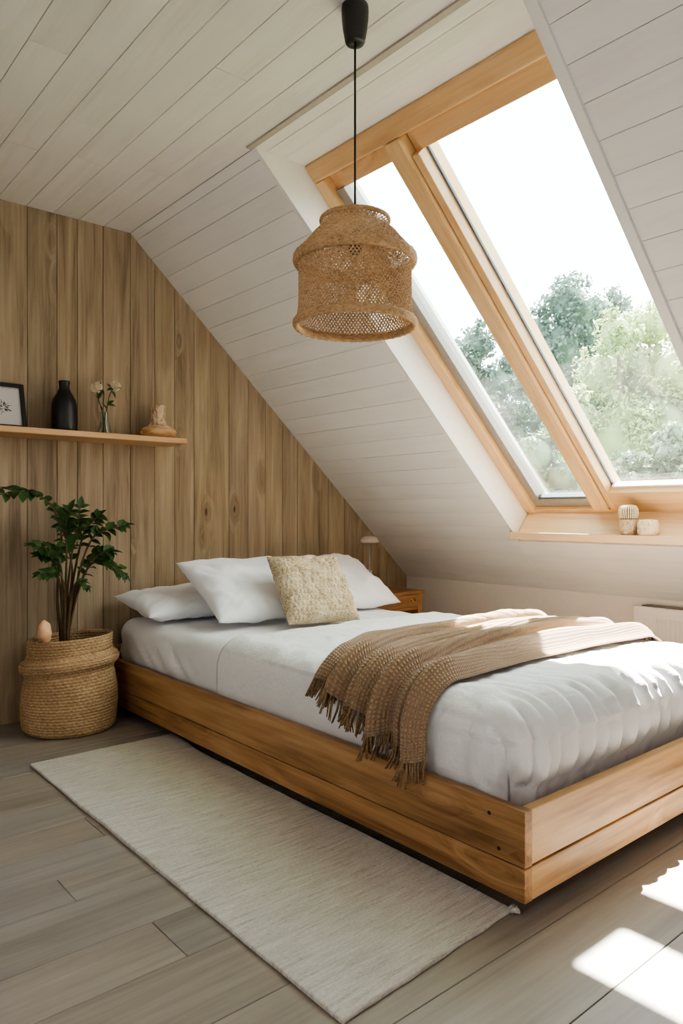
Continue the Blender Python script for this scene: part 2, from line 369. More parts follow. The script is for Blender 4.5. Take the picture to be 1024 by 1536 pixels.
# windows ------------------------------------------------------------------
w1=struct_empty('window_1',W(2.3,2.25,.16))
mb=MB(); sbox(mb,.264,2.335,2.40,YL,.16,.27); mb.build('side_frame',M['timber_s'],w1,bevel=.004)
mb=MB(); sbox(mb,.264,.340,2.03,2.40,.205,.27); mb.build('top_frame',M['timber'],w1,bevel=.003)
mb=MB(); sbox(mb,.264,2.31,1.942,2.028,.15,.29); mb.build('mullion_post',M['timber_s'],w1,bevel=.012,seg=3)
mb=MB(); sbox(mb,.335,2.315,2.352,2.399,.192,.262); sbox(mb,2.262,2.315,2.028,2.352,.192,.233); mb.build('sash_strip',M['metal_grey'],w1,bevel=.002)
mb=MB(); sbox(mb,2.249,2.2615,2.029,2.351,.200,.2215); mb.build('gasket',M['gasket'],w1)
mb=MB(); sbox(mb,.33,2.2615,2.02,2.36,.222,.228); mb.build('pane',M['glass'],w1)
mb=MB(); sbox(mb,.2,2.52,2.385,2.40,.262,.315); mb.build('outer_flashing',M['white_ext'],w1)
w2=struct_empty('window_2',W(2.25,1.55,.16))
mb=MB(); sbox(mb,.345,2.31,1.905,1.938,.165,.30); mb.build('side_frame',M['timber_s'],w2,bevel=.003)
mb=MB(); sbox(mb,.264,.348,YR,1.938,.202,.30); mb.build('top_frame',M['timber'],w2,bevel=.003)
mb=MB(); sbox(mb,2.192,2.272,YR,1.905,.165,.246); mb.build('bottom_frame',M['timber'],w2,bevel=.003)
mb=MB(); sbox(mb,2.272,2.335,YR,1.94,.17,.24); sbox(mb,2.3155,2.34,1.94,YL,.17,.232); mb.build('apron',M['timber'],w2,bevel=.002)
mb=MB(); sbox(mb,.345,2.192,YR,1.225,.19,.30); mb.build('far_frame',M['timber_s'],w2,bevel=.003)
mb=MB(); sbox(mb,.349,2.191,1.896,1.9045,.222,.233); mb.build('gasket',M['gasket'],w2)
mb=MB(); sbox(mb,2.18,2.1915,YR,1.89,.20,.225); mb.build('bead',M['white_paint'],w2)
mb=MB(); sbox(mb,.34,2.195,YR,1.906,.234,.240); mb.build('pane',M['glass'],w2)

# ------------------------------------------------------------------ bed
BX0,BX1,BY0,BY1,BT=1.485,2.915,1.061,3.632,.269
bed=thing('platform_bed','honey pine platform bed with wide plank sides, low on the floor','bed',(2.2,2.3,0))
def bedside(name,x0,x1):
    mb=MB(); mb.box(x0,x1,BY0,BY1-.03,.131,BT); mb.box(x0,x1,BY0,BY1-.03,.045,.128)
    return mb.build(name,M['bed'],bed,bevel=.0025)
bedside('side_panel',BX0,BX0+.03); bedside('side_panel',BX1-.03,BX1)
mb=MB(); mb.box(BX0+.0305,BX1-.0305,BY0+.002,BY0+.03,.133,BT); mb.box(BX0+.0305,BX1-.0305,BY0+.002,BY0+.03,.045,.127); mb.build('foot_panel',M['bed_foot'],bed,bevel=.0025)
mb=MB().box(BX0-.005,BX1+.005,BY1-.03,BY1,.045,.315); mb.build('headboard',M['bed_foot'],bed,bevel=.003)
mb=MB().box(BX0+.0305,BX1-.0305,BY0+.032,BY1-.032,.15,.185); mb.build('slat_base',M['bed'],bed)
mb=MB().box(BX0+.12,BX1-.12,BY0+.16,BY1-.12,0,.149); mb.build('plinth',M['gap_brown'],bed)
for (y,z) in ((1.17,.235),(1.14,.155)):
    MB().tube([(BX0-.0006,y,z),(BX0+.004,y,z)],.0052,12).build('knot_plug',M['gap_brown'],bed)

def rounded_box(x0,x1,y0,y1,z0,z1,r,step,disp,drop_bottom=False):
    c=Vector(((x0+x1)/2,(y0+y1)/2,(z0+z1)/2)); h=Vector(((x1-x0)/2,(y1-y0)/2,(z1-z0)/2)); r=min(r,min(h)*.999)
    idx={}; vs=[]; fs=[]
    nn=[max(4,int(round(2*a/step))) for a in h]
    def vert(i,j,kk):
        key=(i,j,kk)
        if key in idx: return idx[key]
        p=Vector((-h.x+2*h.x*i/nn[0],-h.y+2*h.y*j/nn[1],-h.z+2*h.z*kk/nn[2]))
        q=Vector((clamp(p.x,-h.x+r,h.x-r),clamp(p.y,-h.y+r,h.y-r),clamp(p.z,-h.z+r,h.z-r)))
        d=(p-q); d=d.normalized() if d.length>1e-9 else Vector((0,0,1))
        w=c+q+d*r; w=w+disp(w,d); idx[key]=len(vs); vs.append(w); return idx[key]
    for a in range(3):
        b,e=(a+1)%3,(a+2)%3
        for side in (0,nn[a]):
            if drop_bottom and a==2 and side==0: continue
            for i in range(nn[b]):
                for j in range(nn[e]):
                    q=[]
                    for di,dj in ((0,0),(1,0),(1,1),(0,1)):
                        t=[0,0,0]; t[a]=side; t[b]=i+di; t[e]=j+dj; q.append(vert(*t))
                    fs.append(tuple(q if side else q[::-1]))
    return vs,fs
# mattress under a fitted sheet
def md(p,n):
    h=.006*fbm(p.x*5,p.y*5,p.z*5)
    if n.x<-.2:                              # slanting pulls on the side near the pillows
        h+=.022*(abs(fbm((p.y*1.0-p.z*1.3)*8,p.z*1.5,3))*2-.5)*sstep(2.5,3.0,p.y)*sstep(.2,.3,.62-p.z)
    if n.z>.5: h+=.004*(ridged(p.x*6,p.y*5,2)-1)
    h=min(h,.012) if p.z>.28 else min(h,.0)
    if p.y<2.75: h=lerp(h,0,sstep(2.75,2.65,p.y))
    h-=.05*sstep(2.53,2.40,p.y)+.05*sstep(1.8,1.5,p.y)*(1 if n.z<.95 else .4)
    return n*h
vs,fs=rounded_box(1.530,2.870,1.20,3.59,.196,.462,.085,.02,md)
mt=tag(MB().add(vs,fs).build('mattress',M['sheet'],smooth=True),'white sheeted mattress lying in the bed frame under the pillows','mattress')

# duvet
def mkpleats(a,b,w0,w1,l0,l1,seed):
    r_=random.Random(seed); x=a; out=[]
    while x<b: w=r_.uniform(w0,w1); out.append((x,w,r_.uniform(l0,l1))); x+=w
    return out
PL1=mkpleats(1.2,3.9,.035,.105,.16,.52,4); PL2=mkpleats(.8,2.2,.05,.13,.2,.4,6)
def pleat(x,P):
    for a,w,l in P:
        if a<=x<a+w: return abs(math.sin(PI*(x-a)/w))**.55,l
    return 1.,.3
DX0,DX1,DY0,DY1,DZ0,DZ1,DR=1.522,2.878,1.108,2.80,.04,.483,.115
def dd(p,n):
    h=.006*fbm(p.x*4,p.y*4,p.z*4)+.003*ridged(p.x*9,p.y*9,p.z*5)
    fw=sstep(1.62,1.18,p.y)
    if n.z>.3: h+=.012*fw
    # pleats gathered over the foot end, fanning out along the top
    fx=p.x+.42*(p.y-1.1)*sstep(1.5,3.2,p.x)*1.4+.018*fbm(p.x*4,p.y*5,p.z*3)
    if n.y<.2: 
        pl,ln_=pleat(fx,PL1); m=sstep(1.12+ln_,1.11,p.y)
        h+=m*(.040*pl-.029)*(.35+.65*sstep(.1,-.6,n.y))
        h+=.010*fw*(min(1,abs(fbm(fx*16,p.y*5,p.z*4))*2.5)**.6-.6)
    if n.x<-.25:
        sy=p.y+.16*(p.z-.3)+.012*fbm(p.y*6,p.z*6); pl,ln_=pleat(sy,PL2); h+=sstep(1.72,1.25,p.y)*sstep(.50,.40,p.z)*(.016*pl-.011)*sstep(.25,.7,-n.x)
    h=lerp(h,.004,sstep(2.2,2.45,p.y))
    if p.z<.30: h=min(h,lerp(.0,.012,sstep(.27,.30,p.z)))
    h-=(.014+.022*max(0,-n.y)+.03*max(0,-n.x)*max(0,-n.y)*2)*sstep(.36,.22,p.z)*sstep(2.4,2.1,p.y)+.05*max(0,-n.x)*max(0,-n.y)*.4
    # gentle diagonal creases on the top
    if n.z>.6: h+=.007*abs(fbm((p.x+.8*p.y)*5,(p.x-p.y)*1.3,7))*2+.004*abs(fbm(p.x*13,p.y*11,3))*2
    return n*h
vs,fs=rounded_box(DX0,DX1,DY0,DY1,DZ0,DZ1,DR,.0105,dd,True)
fs=[f for f in fs if sum(vs[i].z for i in f)/4>.212 and sum(vs[i].y for i in f)/4<2.555+.012*math.sin(vs[f[0]].x*9)]
dv=MB().add(vs,fs).build('duvet',M['duvet'],smooth=True)
tag(dv,'rumpled white duvet covering the mattress and gathered at the foot end','duvet')
so_=dv.modifiers.new('thick','SOLIDIFY'); so_.thickness=.006; so_.offset=-1

# throw ------------------------------------------------------------------
OFFS=.012
ARC=DR*PI/2; RH=.05; FL=(DX1-DR)-(DX0+DR); FLAT0=RH+ARC+FL
def prof(l):     # l = arc length from the wall side of the bed, over the top, towards the room side
    if l<RH: return DX1,DZ1-DR-(RH-l),1.,0.
    if l<RH+ARC: a=(l-RH)/DR; return DX1-DR+DR*math.cos(a),DZ1-DR+DR*math.sin(a),math.cos(a),math.sin(a)
    if l<FLAT0: return DX1-DR-(l-RH-ARC),DZ1,0.,1.
    a=(l-FLAT0)/DR
    if a<PI/2: return DX0+DR-DR*math.sin(a), DZ1-DR+DR*math.cos(a), -math.sin(a), math.cos(a)
    return DX0, DZ1-DR-(l-FLAT0-ARC), -1.,0.
def edges(t):    # near (foot) and far (head) limits along Y for t = l / flat length
    near=lerp(1.375,1.44,sstep(0,.45,t)); near=lerp(near,1.395,sstep(.7,1.05,t))
    far=2.05+.03*math.sin(t*5.)-.13*sstep(.82,1.08,t)
    return near,far
ridges=[(.07,.05,.030),(.2,.045,.020),(.34,.05,.036),(.5,.04,.030),(.61,.05,.024),(.77,.045,.034),(.93,.055,.022)]
def throw_pt(v,u):
    lmax=FLAT0+ARC+lerp(.062,-.075,v)+.012*math.sin(v*21)
    l=u*lmax; t=l/FLAT0; x,z,nx,nz=prof(l); a,b=edges(t)
    y=lerp(a,b,v)+.012*fbm(v*6,u*5,3)
    h=0
    for i,(c,w,am) in enumerate(ridges):
        cc=c+.05*math.sin(u*3.2+i*1.7)*(1-.4*u); am*=2.0; ww=.86*w*(.85+.3*math.sin(i*2.1+u*2))
        h+=am*(.55+.45*sstep(0,.35,u))*math.exp(-((v-cc)/ww)**2)
    h+=.008*fbm(v*14,u*9,1)+.004
    h*=sstep(0,.03,v)*sstep(1,.97,v)*.75+.25
    h=max(h,.001); bl=.006+.012*sstep(1.5,1.3,y)
    return Vector((x+nx*(OFFS+bl+h),y,z+nz*(OFFS+bl+h)+.002))
NU,NV=170,150
vs=[];uvs=[]
for i in range(NU+1):
    for j in range(NV+1):
        vs.append(throw_pt(j/NV,i/NU)); uvs.append((i/NU*1.55,j/NV*.9))
fs=[(i*(NV+1)+j,(i+1)*(NV+1)+j,(i+1)*(NV+1)+j+1,i*(NV+1)+j+1) for i in range(NU) for j in range(NV)]
th=MB().add(vs,fs).build('throw_blanket',M['throw'],smooth=True,uv=uvs)
tag(th,'brown waffle-knit throw with a fringe, draped across the white duvet','throw')
so_=th.modifiers.new('thick','SOLIDIFY'); so_.thickness=.006; so_.offset=1
mb=MB(); rr=random.Random(11)
for j in range(130):
    v=(j+rr.uniform(-.3,.3))/129; v=clamp(v)
    p=throw_pt(v,1.0); q=throw_pt(v,.985); d=(p-q).normalized()
    ln=rr.uniform(.045,.078)
    dirv=(d*.55+Vector((-.35,rr.uniform(-.45,.35),-.75))).normalized()
    if p.z<.40: dirv=Vector((-.12+rr.uniform(-.12,.06),rr.uniform(-.3,.3),-1)).normalized()
    a=p-d*.006+Vector((-.003,0,0)); m=a+(d*.5+dirv*.5)*ln*.5; e=m+dirv*ln*.55+Vector((rr.uniform(-.006,.002),rr.uniform(-.01,.01),0))
    if e.z<.29: m.x=min(m.x,1.482-rr.uniform(0,.006)); e.x=min(e.x,1.477-rr.uniform(0,.008)); m.z=max(m.z,.279)
    for w in range(2):
        jx=Vector((rr.uniform(-.005,.001),rr.uniform(-.005,.005),0))
        mb.tube([a,m+jx*.5,e+jx*1.6],[.0036,.0034,.0018],5)
mb.build('fringe',M['fringe'],th,smooth=True)

# pillows -----------------------------------------------------------------
def pillow(name,w,h,t,M4,mat,label,cat,group=None,n=46,sag=.0,seed=0,pinch=.07,extra=None,pw=2.6):
    vs=[];uvs=[];fs=[]
    def sheet(sg):
        base=len(vs)
        for i in range(n+1):
            for j in range(n+1):
                u=-1+2*i/n; v=-1+2*j/n
                u=math.copysign(abs(u)**.85,u); v=math.copysign(abs(v)**.85,v)
                x=w/2*u*(1-pinch*(1-v*v)*abs(u)**3); y=h/2*v*(1-pinch*(1-u*u)*abs(v)**3)
                prof_=((1-abs(u)**pw)*(1-abs(v)**pw))
                z=t/2*max(0,prof_)**.5
                wr=.014*fbm(u*2.2+seed,v*2.2,sg*2.)+.010*abs(fbm(u*3.5+v*2+seed,v*2.5-u,sg+seed))*2
                # pulls running in from the corners
                cr=abs(u*v)
                wr+=.016*cr*ridged((abs(u)-abs(v))*5,seed+sg,1)
                z=z*1.0+wr*min(1,prof_*3)
                if extra: z+=extra(u,v,prof_)
                p=Vector((x,y,sg*z+ sag*(1-u*u)*(1-v*v)))
                vs.append(M4@p)
        for i in range(n):
            for j in range(n):
                a=base+i*(n+1)+j; q=(a,a+1,a+n+2,a+n+1); fs.append(q if sg<0 else q[::-1])
    sheet(1); sheet(-1)
    o=MB().add(vs,fs).build(name,mat,smooth=True)
    bm=bmesh.new(); bm.from_mesh(o.data); bmesh.ops.remove_doubles(bm,verts=bm.verts[:],dist=.0004); bmesh.ops.recalc_face_normals(bm,faces=bm.faces[:]); bm.to_mesh(o.data); bm.free()
    return tag(o,label,cat,group)
def frame_mat(c,xa,ya):
    xa=Vector(xa).normalized(); ya=Vector(ya); ya=(ya-xa*ya.dot(xa)).normalized(); za=xa.cross(ya)
    return Matrix(((xa.x,ya.x,za.x,c[0]),(xa.y,ya.y,za.y,c[1]),(xa.z,ya.z,za.z,c[2]),(0,0,0,1)))
pillow('bed_pillow',.66,.44,.11,frame_mat((1.83,3.345,.548),(1,-.02,.02),(-.06,1,.13)),M['pillow'],'white pillow lying flat by the gable boards, half under another pillow','pillow','white pillows at the bed head',seed=2.3)
pillow('bed_pillow',.63,.50,.14,frame_mat((2.0,3.03,.625),(1,-.02,-.01),(.02,.42,.235)),M['pillow'],'white pillow leaning nearest the basket, left of the cream cushion','pillow','white pillows at the bed head',seed=5.1)
pillow('bed_pillow',.565,.49,.135,frame_mat((2.605,3.10,.614),(1,.02,0),(.03,.40,.225)),M['pillow'],'white pillow leaning behind the cream cushion, next to the table lamp','pillow','white pillows at the bed head',seed=8.7)
def knots(u,v,p):
    return (.010*abs(math.sin(v*PI*6.0))**.6*(.5+.5*abs(math.sin(u*PI*9+ (math.floor(v*6)%2)*1.57)))-.002)*min(1,p*4+.25)
pillow('throw_cushion',.40,.37,.11,frame_mat((2.155,2.745,.632),(1,-.10,-.035),(-.02,.23,.30)),M['cushion'],'cream textured cushion propped in front of two white pillows','cushion',n=110,seed=1.2,pinch=.05,extra=knots,pw=3.2)

# ------------------------------------------------------------------ nightstand + lamp
ns=thing('nightstand','small wooden nightstand with one drawer, tucked between bed and white wall','nightstand',(3.215,3.42,0))
NX0,NX1,NY0,NY1,NZ=2.99,3.44,3.25,3.625,.496
mb=MB(); n_=18
top=[];bot=[]
for i in range(n_+1):
    x=lerp(NX0-.005,NX1+.006,i/n_); y=NY0-.012+.010*math.sin(i*.55+.6)
    top.append((x,y))
poly=[(x,y,NZ-.022) for x,y in top]+[(NX1+.006,NY1,NZ-.022),(NX0-.005,NY1,NZ-.022)]
mb.prism(poly,(0,0,.022)); mb.build('tabletop',M['night'],ns,bevel=.003)
mb=MB(); mb.box(NX0,NX0+.03,NY0,NY1,0,NZ-.0225); mb.box(NX1-.04,NX1,NY0,NY1,0,NZ-.0225); mb.box(NX0+.03,NX1-.04,NY1-.02,NY1,.05,NZ-.0225); mb.box(NX0+.03,NX1-.04,NY0+.02,NY1-.02,.07,.09); mb.box(NX0+.03,NX1-.04,NY0+.004,NY1-.02,.375,.392)
mb.build('carcass',M['night'],ns,bevel=.002)
dr=MB().box(NX0+.033,NX1-.043,NY0-.004,NY0+.014,.395,NZ-.025).build('drawer',M['night'],ns,bevel=.002)
mb=MB(); c=(3.345,NY0-.006,.438)
mb.tube([(c[0]-.016,c[1]-.010,c[2]+.006),(c[0]-.012,c[1]-.018,c[2]-.004),(c[0],c[1]-.02,c[2]-.008),(c[0]+.012,c[1]-.018,c[2]-.004),(c[0]+.016,c[1]-.010,c[2]+.006)],.004,8)
mb.tube([(c[0]-.018,c[1]+.003,c[2]+.006),(c[0]+.018,c[1]+.003,c[2]+.006)],.009,10)
mb.tube([(c[0]-.016,c[1]-.012,c[2]+.006),(c[0]+.016,c[1]-.012,c[2]+.006)],.004,8)
kn=mb.build('handle',M['brass'],dr,smooth=True); kn['label']='brass drawer pull'

tl=thing('table_lamp','slim metal table lamp with a small glossy dome shade on the nightstand','lamp',(3.163,3.45,NZ))
lx,ly=3.163,3.45
MB().lathe([(.001,0),(.042,0),(.044,.004),(.042,.009),(.010,.012),(.001,.012)],(lx,ly,NZ),28).build('base',M['chrome'],tl,smooth=True)
MB().tube([(lx,ly,NZ+.01),(lx,ly,.815)],.0048,10).build('pole',M['chrome'],tl,smooth=True)
mb=MB(); mb.box(lx-.020,lx-.010,ly-.008,ly+.008,NZ+.011,NZ+.135); mb.box(lx+.006,lx+.014,ly-.008,ly+.008,NZ+.011,NZ+.13); mb.build('sleeve',M['white_ceramic'],tl,bevel=.003)
MB().lathe([(.010,.800),(.052,.801),(.060,.806),(.0605,.815),(.056,.828),(.044,.839),(.026,.846),(.001,.848)],(lx,ly,0),36).build('lamp_shade',M['shade'],tl,smooth=True)

# ------------------------------------------------------------------ radiator
rd=thing('radiator','white panel radiator with vertical flutes on the low knee wall','radiator',(3.65,1.3,.12))
RX,RY0,RY1=3.602,.75,1.905
mb=MB(); mb.box(RX,RX+.03,RY0,RY1,.12,.514)
MB().box(RX,RX+.018,RY0,RY1,.12,.514).build('front_panel',M['radiator'],rd,bevel=.004)
mb=MB(); y=RY1-.062
while y>RY0+.03:
    mb.box(RX-.006,RX+.001,y-.017,y,.155,.462); y-=.0235
mb.build('flutes',M['radiator'],rd,bevel=.003)
for ya in (RY1-.006,RY0+.001): MB().box(RX+.018,RX+.08,ya,ya+.005,.13,.505).build('side_cover',M['radiator'],rd)
MB().box(RX+.018,RX+.082,RY0+.01,RY1-.035,.495,.519).build('top_grille',M['grille'],rd,bevel=.003)
MB().box(RX+.06,RX+.075,RY0+.02,RY1-.02,.13,.494).build('rear_panel',M['radiator'],rd)
for ya in (1.55,.95): MB().box(RX+.07,KX-.002,ya,ya+.03,.2,.45).build('wall_bracket',M['radiator'],rd)
for yy in (RY0+.05,RY1-.08): MB().tube([(RX+.04,yy,.12),(RX+.04,yy,0)],.008,10).build('pipe',M['chrome'],rd,smooth=True)

# ------------------------------------------------------------------ rug
mb=MB(); nx,ny=24,90; rx0,rx1,ry0,ry1=.918,1.502,1.098,2.972
def rp(i,j,z):
    u=i/nx;v=j/ny; x=lerp(rx0,rx1,u)+.004*fbm(v*9,u*2,1)*(1 if u in(0,1) else .4)+.012*(1-v)*0; y=lerp(ry0,ry1,v)+.004*fbm(u*7,v,5)
    y+=lerp(-.02,.012,u)*(1-v)**6; x+=.028*u*(sstep(.8,1,v))
    lift=.006*max(0,fbm(x*3,y*3,2))*(1 if z>0 else 0)
    return (x,y,z+lift+.0005)
tp=[rp(i,j,.011) for i in range(nx+1) for j in range(ny+1)]; bt=[rp(i,j,0) for i in range(nx+1) for j in range(ny+1)]
K=(nx+1)*(ny+1); ff=[]
for i in range(nx):
    for j in range(ny):
        a=i*(ny+1)+j; ff.append((a,a+ny+1,a+ny+2,a+1)); ff.append((K+a,K+a+1,K+a+ny+2,K+a+ny+1))
for i in range(nx):
    for j in (0,ny): a=i*(ny+1)+j; ff.append((a,a+ny+1,K+a+ny+1,K+a))
for j in range(ny):
    for i in (0,nx): a=i*(ny+1)+j; ff.append((a,a+1,K+a+1,K+a))
rug=MB().add(tp+bt,ff).build('rug',M['rug'],bevel=.004,seg=2)
tag(rug,'long pale beige woven runner rug on the floor beside the bed','rug')
mb=MB(); rr=random.Random(5)
for i in range(9):
    a=Vector((rx1-.012,ry0+.012,.010)); d=Vector((rr.uniform(.2,1),rr.uniform(-1,.2),rr.uniform(-.05,.25))).normalized()
    mb.tube([a,a+d*.012,a+d*.025+Vector((0,0,-.003))],[.006,.005,.003],6)
mb.build('corner_tassel',M['rug'],rug,smooth=True)

# ------------------------------------------------------------------ basket, plant, ornament
BC=(1.228,3.395,0)
bk=thing('woven_basket','tall round seagrass rope basket with a rolled fold, on the floor against the boards','basket',BC)
ctrl=[(0,.184),(.02,.201),(.06,.207),(.12,.210),(.18,.207),(.235,.198),(.262,.190),(.277,.198),(.292,.213),(.312,.217),(.33,.206),(.342,.188),(.365,.184),(.395,.185),(.425,.183)]
def rad(z):
    for (a,ra),(b,rb) in zip(ctrl[:-1],ctrl[1:]):
        if a<=z<=b: return lerp(ra,rb,(z-a)/(b-a))
    return ctrl[-1][1]
rows=33; pitch=.425/rows; na=220; sub=4
vs=[]; fs=[]
nr=rows*sub+1
for j in range(nr):
    z=j*pitch/sub; row=j//sub; ph=(j%sub)/sub
    for i in range(na):
        a=2*PI*i/na; tilt=sstep(.05,.3,z)*(.022*math.cos(a+.9))
        zz=z+tilt*(1 if z<.36 else .55); zr=clamp(z,0,.425)
        r=rad(zr)+.006*fbm(math.cos(a)*1.5,math.sin(a)*1.5,z*9)
        r+=.0042*math.sin(PI*ph)+.0022*math.sin(a*55+(row%2)*PI)*math.sin(PI*ph)
        vs.append((BC[0]+r*math.cos(a),BC[1]+r*math.sin(a),zz+.002))
for j in range(nr-1):
    for i in range(na): fs.append((j*na+i,j*na+(i+1)%na,(j+1)*na+(i+1)%na,(j+1)*na+i))
fs.append(tuple(range(na-1,-1,-1)))
o=MB().add(vs,fs).build('basket_body',M['basket'],bk,smooth=True)
s_=o.modifiers.new('thick','SOLIDIFY'); s_.thickness=.010; s_.offset=-1

pl=thing('potted_plant','dark green leafy houseplant with brown stems growing from the seagrass basket','plant',(BC[0],BC[1],.37))
MB().lathe([(.001,.02),(.11,.02),(.135,.36),(.142,.36),(.142,.372),(.134,.372),(.132,.355),(.118,.03),(.001,.03)],BC,40).build('plant_pot',M['black_plastic'],pl,smooth=True)
MB().lathe([(.001,.362),(.06,.366),(.13,.358)],BC,36).build('soil',M['soil'],pl,smooth=True)
def qb(pts,n):      # smooth curve through points (Catmull-Rom)
    P=[Vector(p) for p in pts]; P=[P[0]*2-P[1]]+P+[P[-1]*2-P[-2]]; out=[]
    m=len(P)-3
    for kk in range(n+1):
        t=kk/n*m; i=min(int(t),m-1); f=t-i; a,b,c,d=P[i:i+4]
        out.append(.5*((2*b)+(c-a)*f+(2*a-5*b+4*c-d)*f*f+(3*b-a-3*c+d)*f**3))
    return out
def px(x,y,Y):      # a point of the plant, measured on the photo
    cyaw=math.radians(40.31005); f=1092.69
    r=Vector((math.cos(cyaw),-math.sin(cyaw),0)); w=Vector((math.sin(cyaw),math.cos(cyaw),0))
    d=r*((x-512)/f)+w+Vector((0,0,1))*((768-y)/f); return Vector((0,0,1))+d*(Y/d.y)
def leaf(mb,base,d,nrm,ln,wd,lobes=0):
    d=d.normalized(); s=d.cross(nrm).normalized(); nrm=s.cross(d)
    n=8; L=[];R=[];C=[]
    for i in range(n+1):
        t=i/n; w=wd*math.sin(PI*min(1,t**.75*.97+.03))*(1 if not lobes else (.72+.28*abs(math.cos(t*PI*lobes))))
        c=base+d*ln*t-nrm*ln*.22*t*t; C.append(c); L.append(c+s*w/2+nrm*w*.18); R.append(c-s*w/2+nrm*w*.18)
    vs=C+L+R; m=n+1; fs=[]
    for i in range(n): fs.append((i,i+1,m+i+1,m+i)); fs.append((i,2*m+i,2*m+i+1,i+1))
    mb.add(vs,fs)
rl=random.Random(21)
# (stem points in photo pixels with depth, where leaves start, leaf length, number of leaf pairs)
fronds=[
 ([(92,955,3.40),(86,905,3.40),(88,850,3.40),(92,800,3.39),(78,760,3.37),(52,741,3.34),(20,738,3.30),(-25,748,3.27)],.56,.060,10),
 ([(98,955,3.41),(101,890,3.40),(108,830,3.38),(116,790,3.36),(120,762,3.35)],.55,.060,7),
 ([(100,955,3.40),(112,890,3.38),(124,840,3.36),(140,806,3.33),(160,795,3.31),(187,788,3.29)],.50,.052,9),
 ([(101,955,3.38),(115,895,3.36),(132,852,3.34),(152,842,3.32),(172,850,3.30),(186,862,3.29)],.52,.058,8),
 ([(92,955,3.38),(94,890,3.36),(90,845,3.34),(78,825,3.32),(54,819,3.30)],.5,.055,8),
 ([(96,955,3.37),(98,900,3.35),(92,864,3.33),(78,858,3.31),(60,862,3.30)],.6,.040,6),
 ([(99,955,3.42),(104,900,3.42),(108,850,3.44),(96,800,3.46),(88,770,3.47)],.55,.062,8),
 ([(100,955,3.37),(106,905,3.34),(112,878,3.32),(122,872,3.30),(130,880,3.29)],.6,.034,6),
 ([(96,955,3.39),(98,890,3.37),(100,830,3.34),(98,792,3.31),(104,768,3.29)],.5,.064,8),
 ([(94,955,3.40),(92,900,3.39),(86,860,3.37),(74,836,3.34),(62,834,3.32)],.5,.055,7),
 ([(101,955,3.39),(110,900,3.37),(126,862,3.35),(148,832,3.33),(166,828,3.31)],.5,.056,8),
 ([(99,955,3.43),(108,880,3.44),(120,820,3.45),(128,795,3.46),(146,775,3.46)],.5,.058,8),
]
for fi,(pts,t0,ln,np_) in enumerate(fronds):
    cur=qb([px(*p) for p in pts],26)
    cur[0]=Vector((cur[0].x,cur[0].y,.36))
    st=MB().tube(cur,[lerp(.0075,.0022,(i/26)**.8) for i in range(27)],7).build('stem',M['stem'],pl,smooth=True)
    mb=MB()
    for q in range(np_):
        t=lerp(t0,1,q/(np_-1)); i=min(25,int(t*26)); p=cur[i].lerp(cur[i+1],t*26-i) if i<26 else cur[26]
        d=(cur[min(26,i+1)]-cur[max(0,i-1)]).normalized()
        up=Vector((rl.uniform(-.3,.3),-.5,.9)).normalized(); side=d.cross(up).normalized()
        for sg in (-1,1):
            dv_=d*.55+side*sg*.9+Vector((rl.uniform(-.2,.2),rl.uniform(-.35,.1),rl.uniform(-.35,.25)))
            l2=ln*1.18*rl.uniform(.8,1.2)*(1-.3*abs(2*(q/(np_-1))-1)**2)
            leaf(mb,p,dv_,up+Vector((rl.uniform(-.4,.4),rl.uniform(-.4,.4),0)),l2,l2*.66,lobes=2 if fi in(3,4) else 0)
    leaf(mb,cur[-1],cur[-1]-cur[-2],Vector((0,-.4,1)),ln,ln*.5)
    mb.build('leaves',M['leaf'],pl,smooth=True)

# peach ornament on the basket rim
vs,fs=[],[]
oc=px(67,948,3.30); mb=MB()
n1,n2=18,14
for j in range(n2+1):
    for i in range(n1):
        th_=PI*j/n2; a=2*PI*i/n1; d=Vector((math.sin(th_)*math.cos(a),math.sin(th_)*math.sin(a),math.cos(th_)))
        r=1+.25*fbm(d.x*1.6,d.y*1.6,d.z*1.6+3)
        vs.append((oc.x+d.x*.030*r+.012*d.z*-.4,oc.y+d.y*.024*r,oc.z+d.z*.048*r))
for j in range(n2):
    for i in range(n1): fs.append((j*n1+i,j*n1+(i+1)%n1,(j+1)*n1+(i+1)%n1,(j+1)*n1+i))
tag(MB().add(vs,fs).build('ornament',M['peach'],smooth=True),'small peach coloured lumpy ornament perched on the rim of the basket','ornament')

# ------------------------------------------------------------------ wall shelf and what stands on it
SZ=1.383
sh=MB().prism([(-.4,G,SZ-.031),(-.4,3.424,SZ-.027),(1.848,3.424,SZ-.027),(1.848,G,SZ-.031)],(0,0,.028))
tag(sh.build('wall_shelf',M['shelf'],bevel=.004),'honey wood floating shelf on the vertical gable boards','shelf')
SZ2=SZ-.001
# picture
pf=thing('picture_frame','black framed botanical print leaning on the wall shelf','picture',(.975,3.55,SZ2))
def tiltp(u,v,o): # u across, v up, leaning back
    return Vector((.975+u,3.545+v*.28+o*-.96,SZ2+.004+v*.96+o*-.28))
FW,FH,FB=.105,.228,.020
def fbox(mb,u0,u1,v0,v1,o0,o1): mb.hexa([tiltp(u0,v0,o0),tiltp(u1,v0,o0),tiltp(u1,v0,o1),tiltp(u0,v0,o1),tiltp(u0,v1,o0),tiltp(u1,v1,o0),tiltp(u1,v1,o1),tiltp(u0,v1,o1)]); return mb
mb=MB(); fbox(mb,-FW,-FW+FB,0,FH,0,.02); fbox(mb,FW-FB,FW,0,FH,0,.02); fbox(mb,-FW+FB,FW-FB,0,FB,0,.02); fbox(mb,-FW+FB,FW-FB,FH-FB,FH,0,.02); mb.build('frame',M['frame'],pf,bevel=.002)
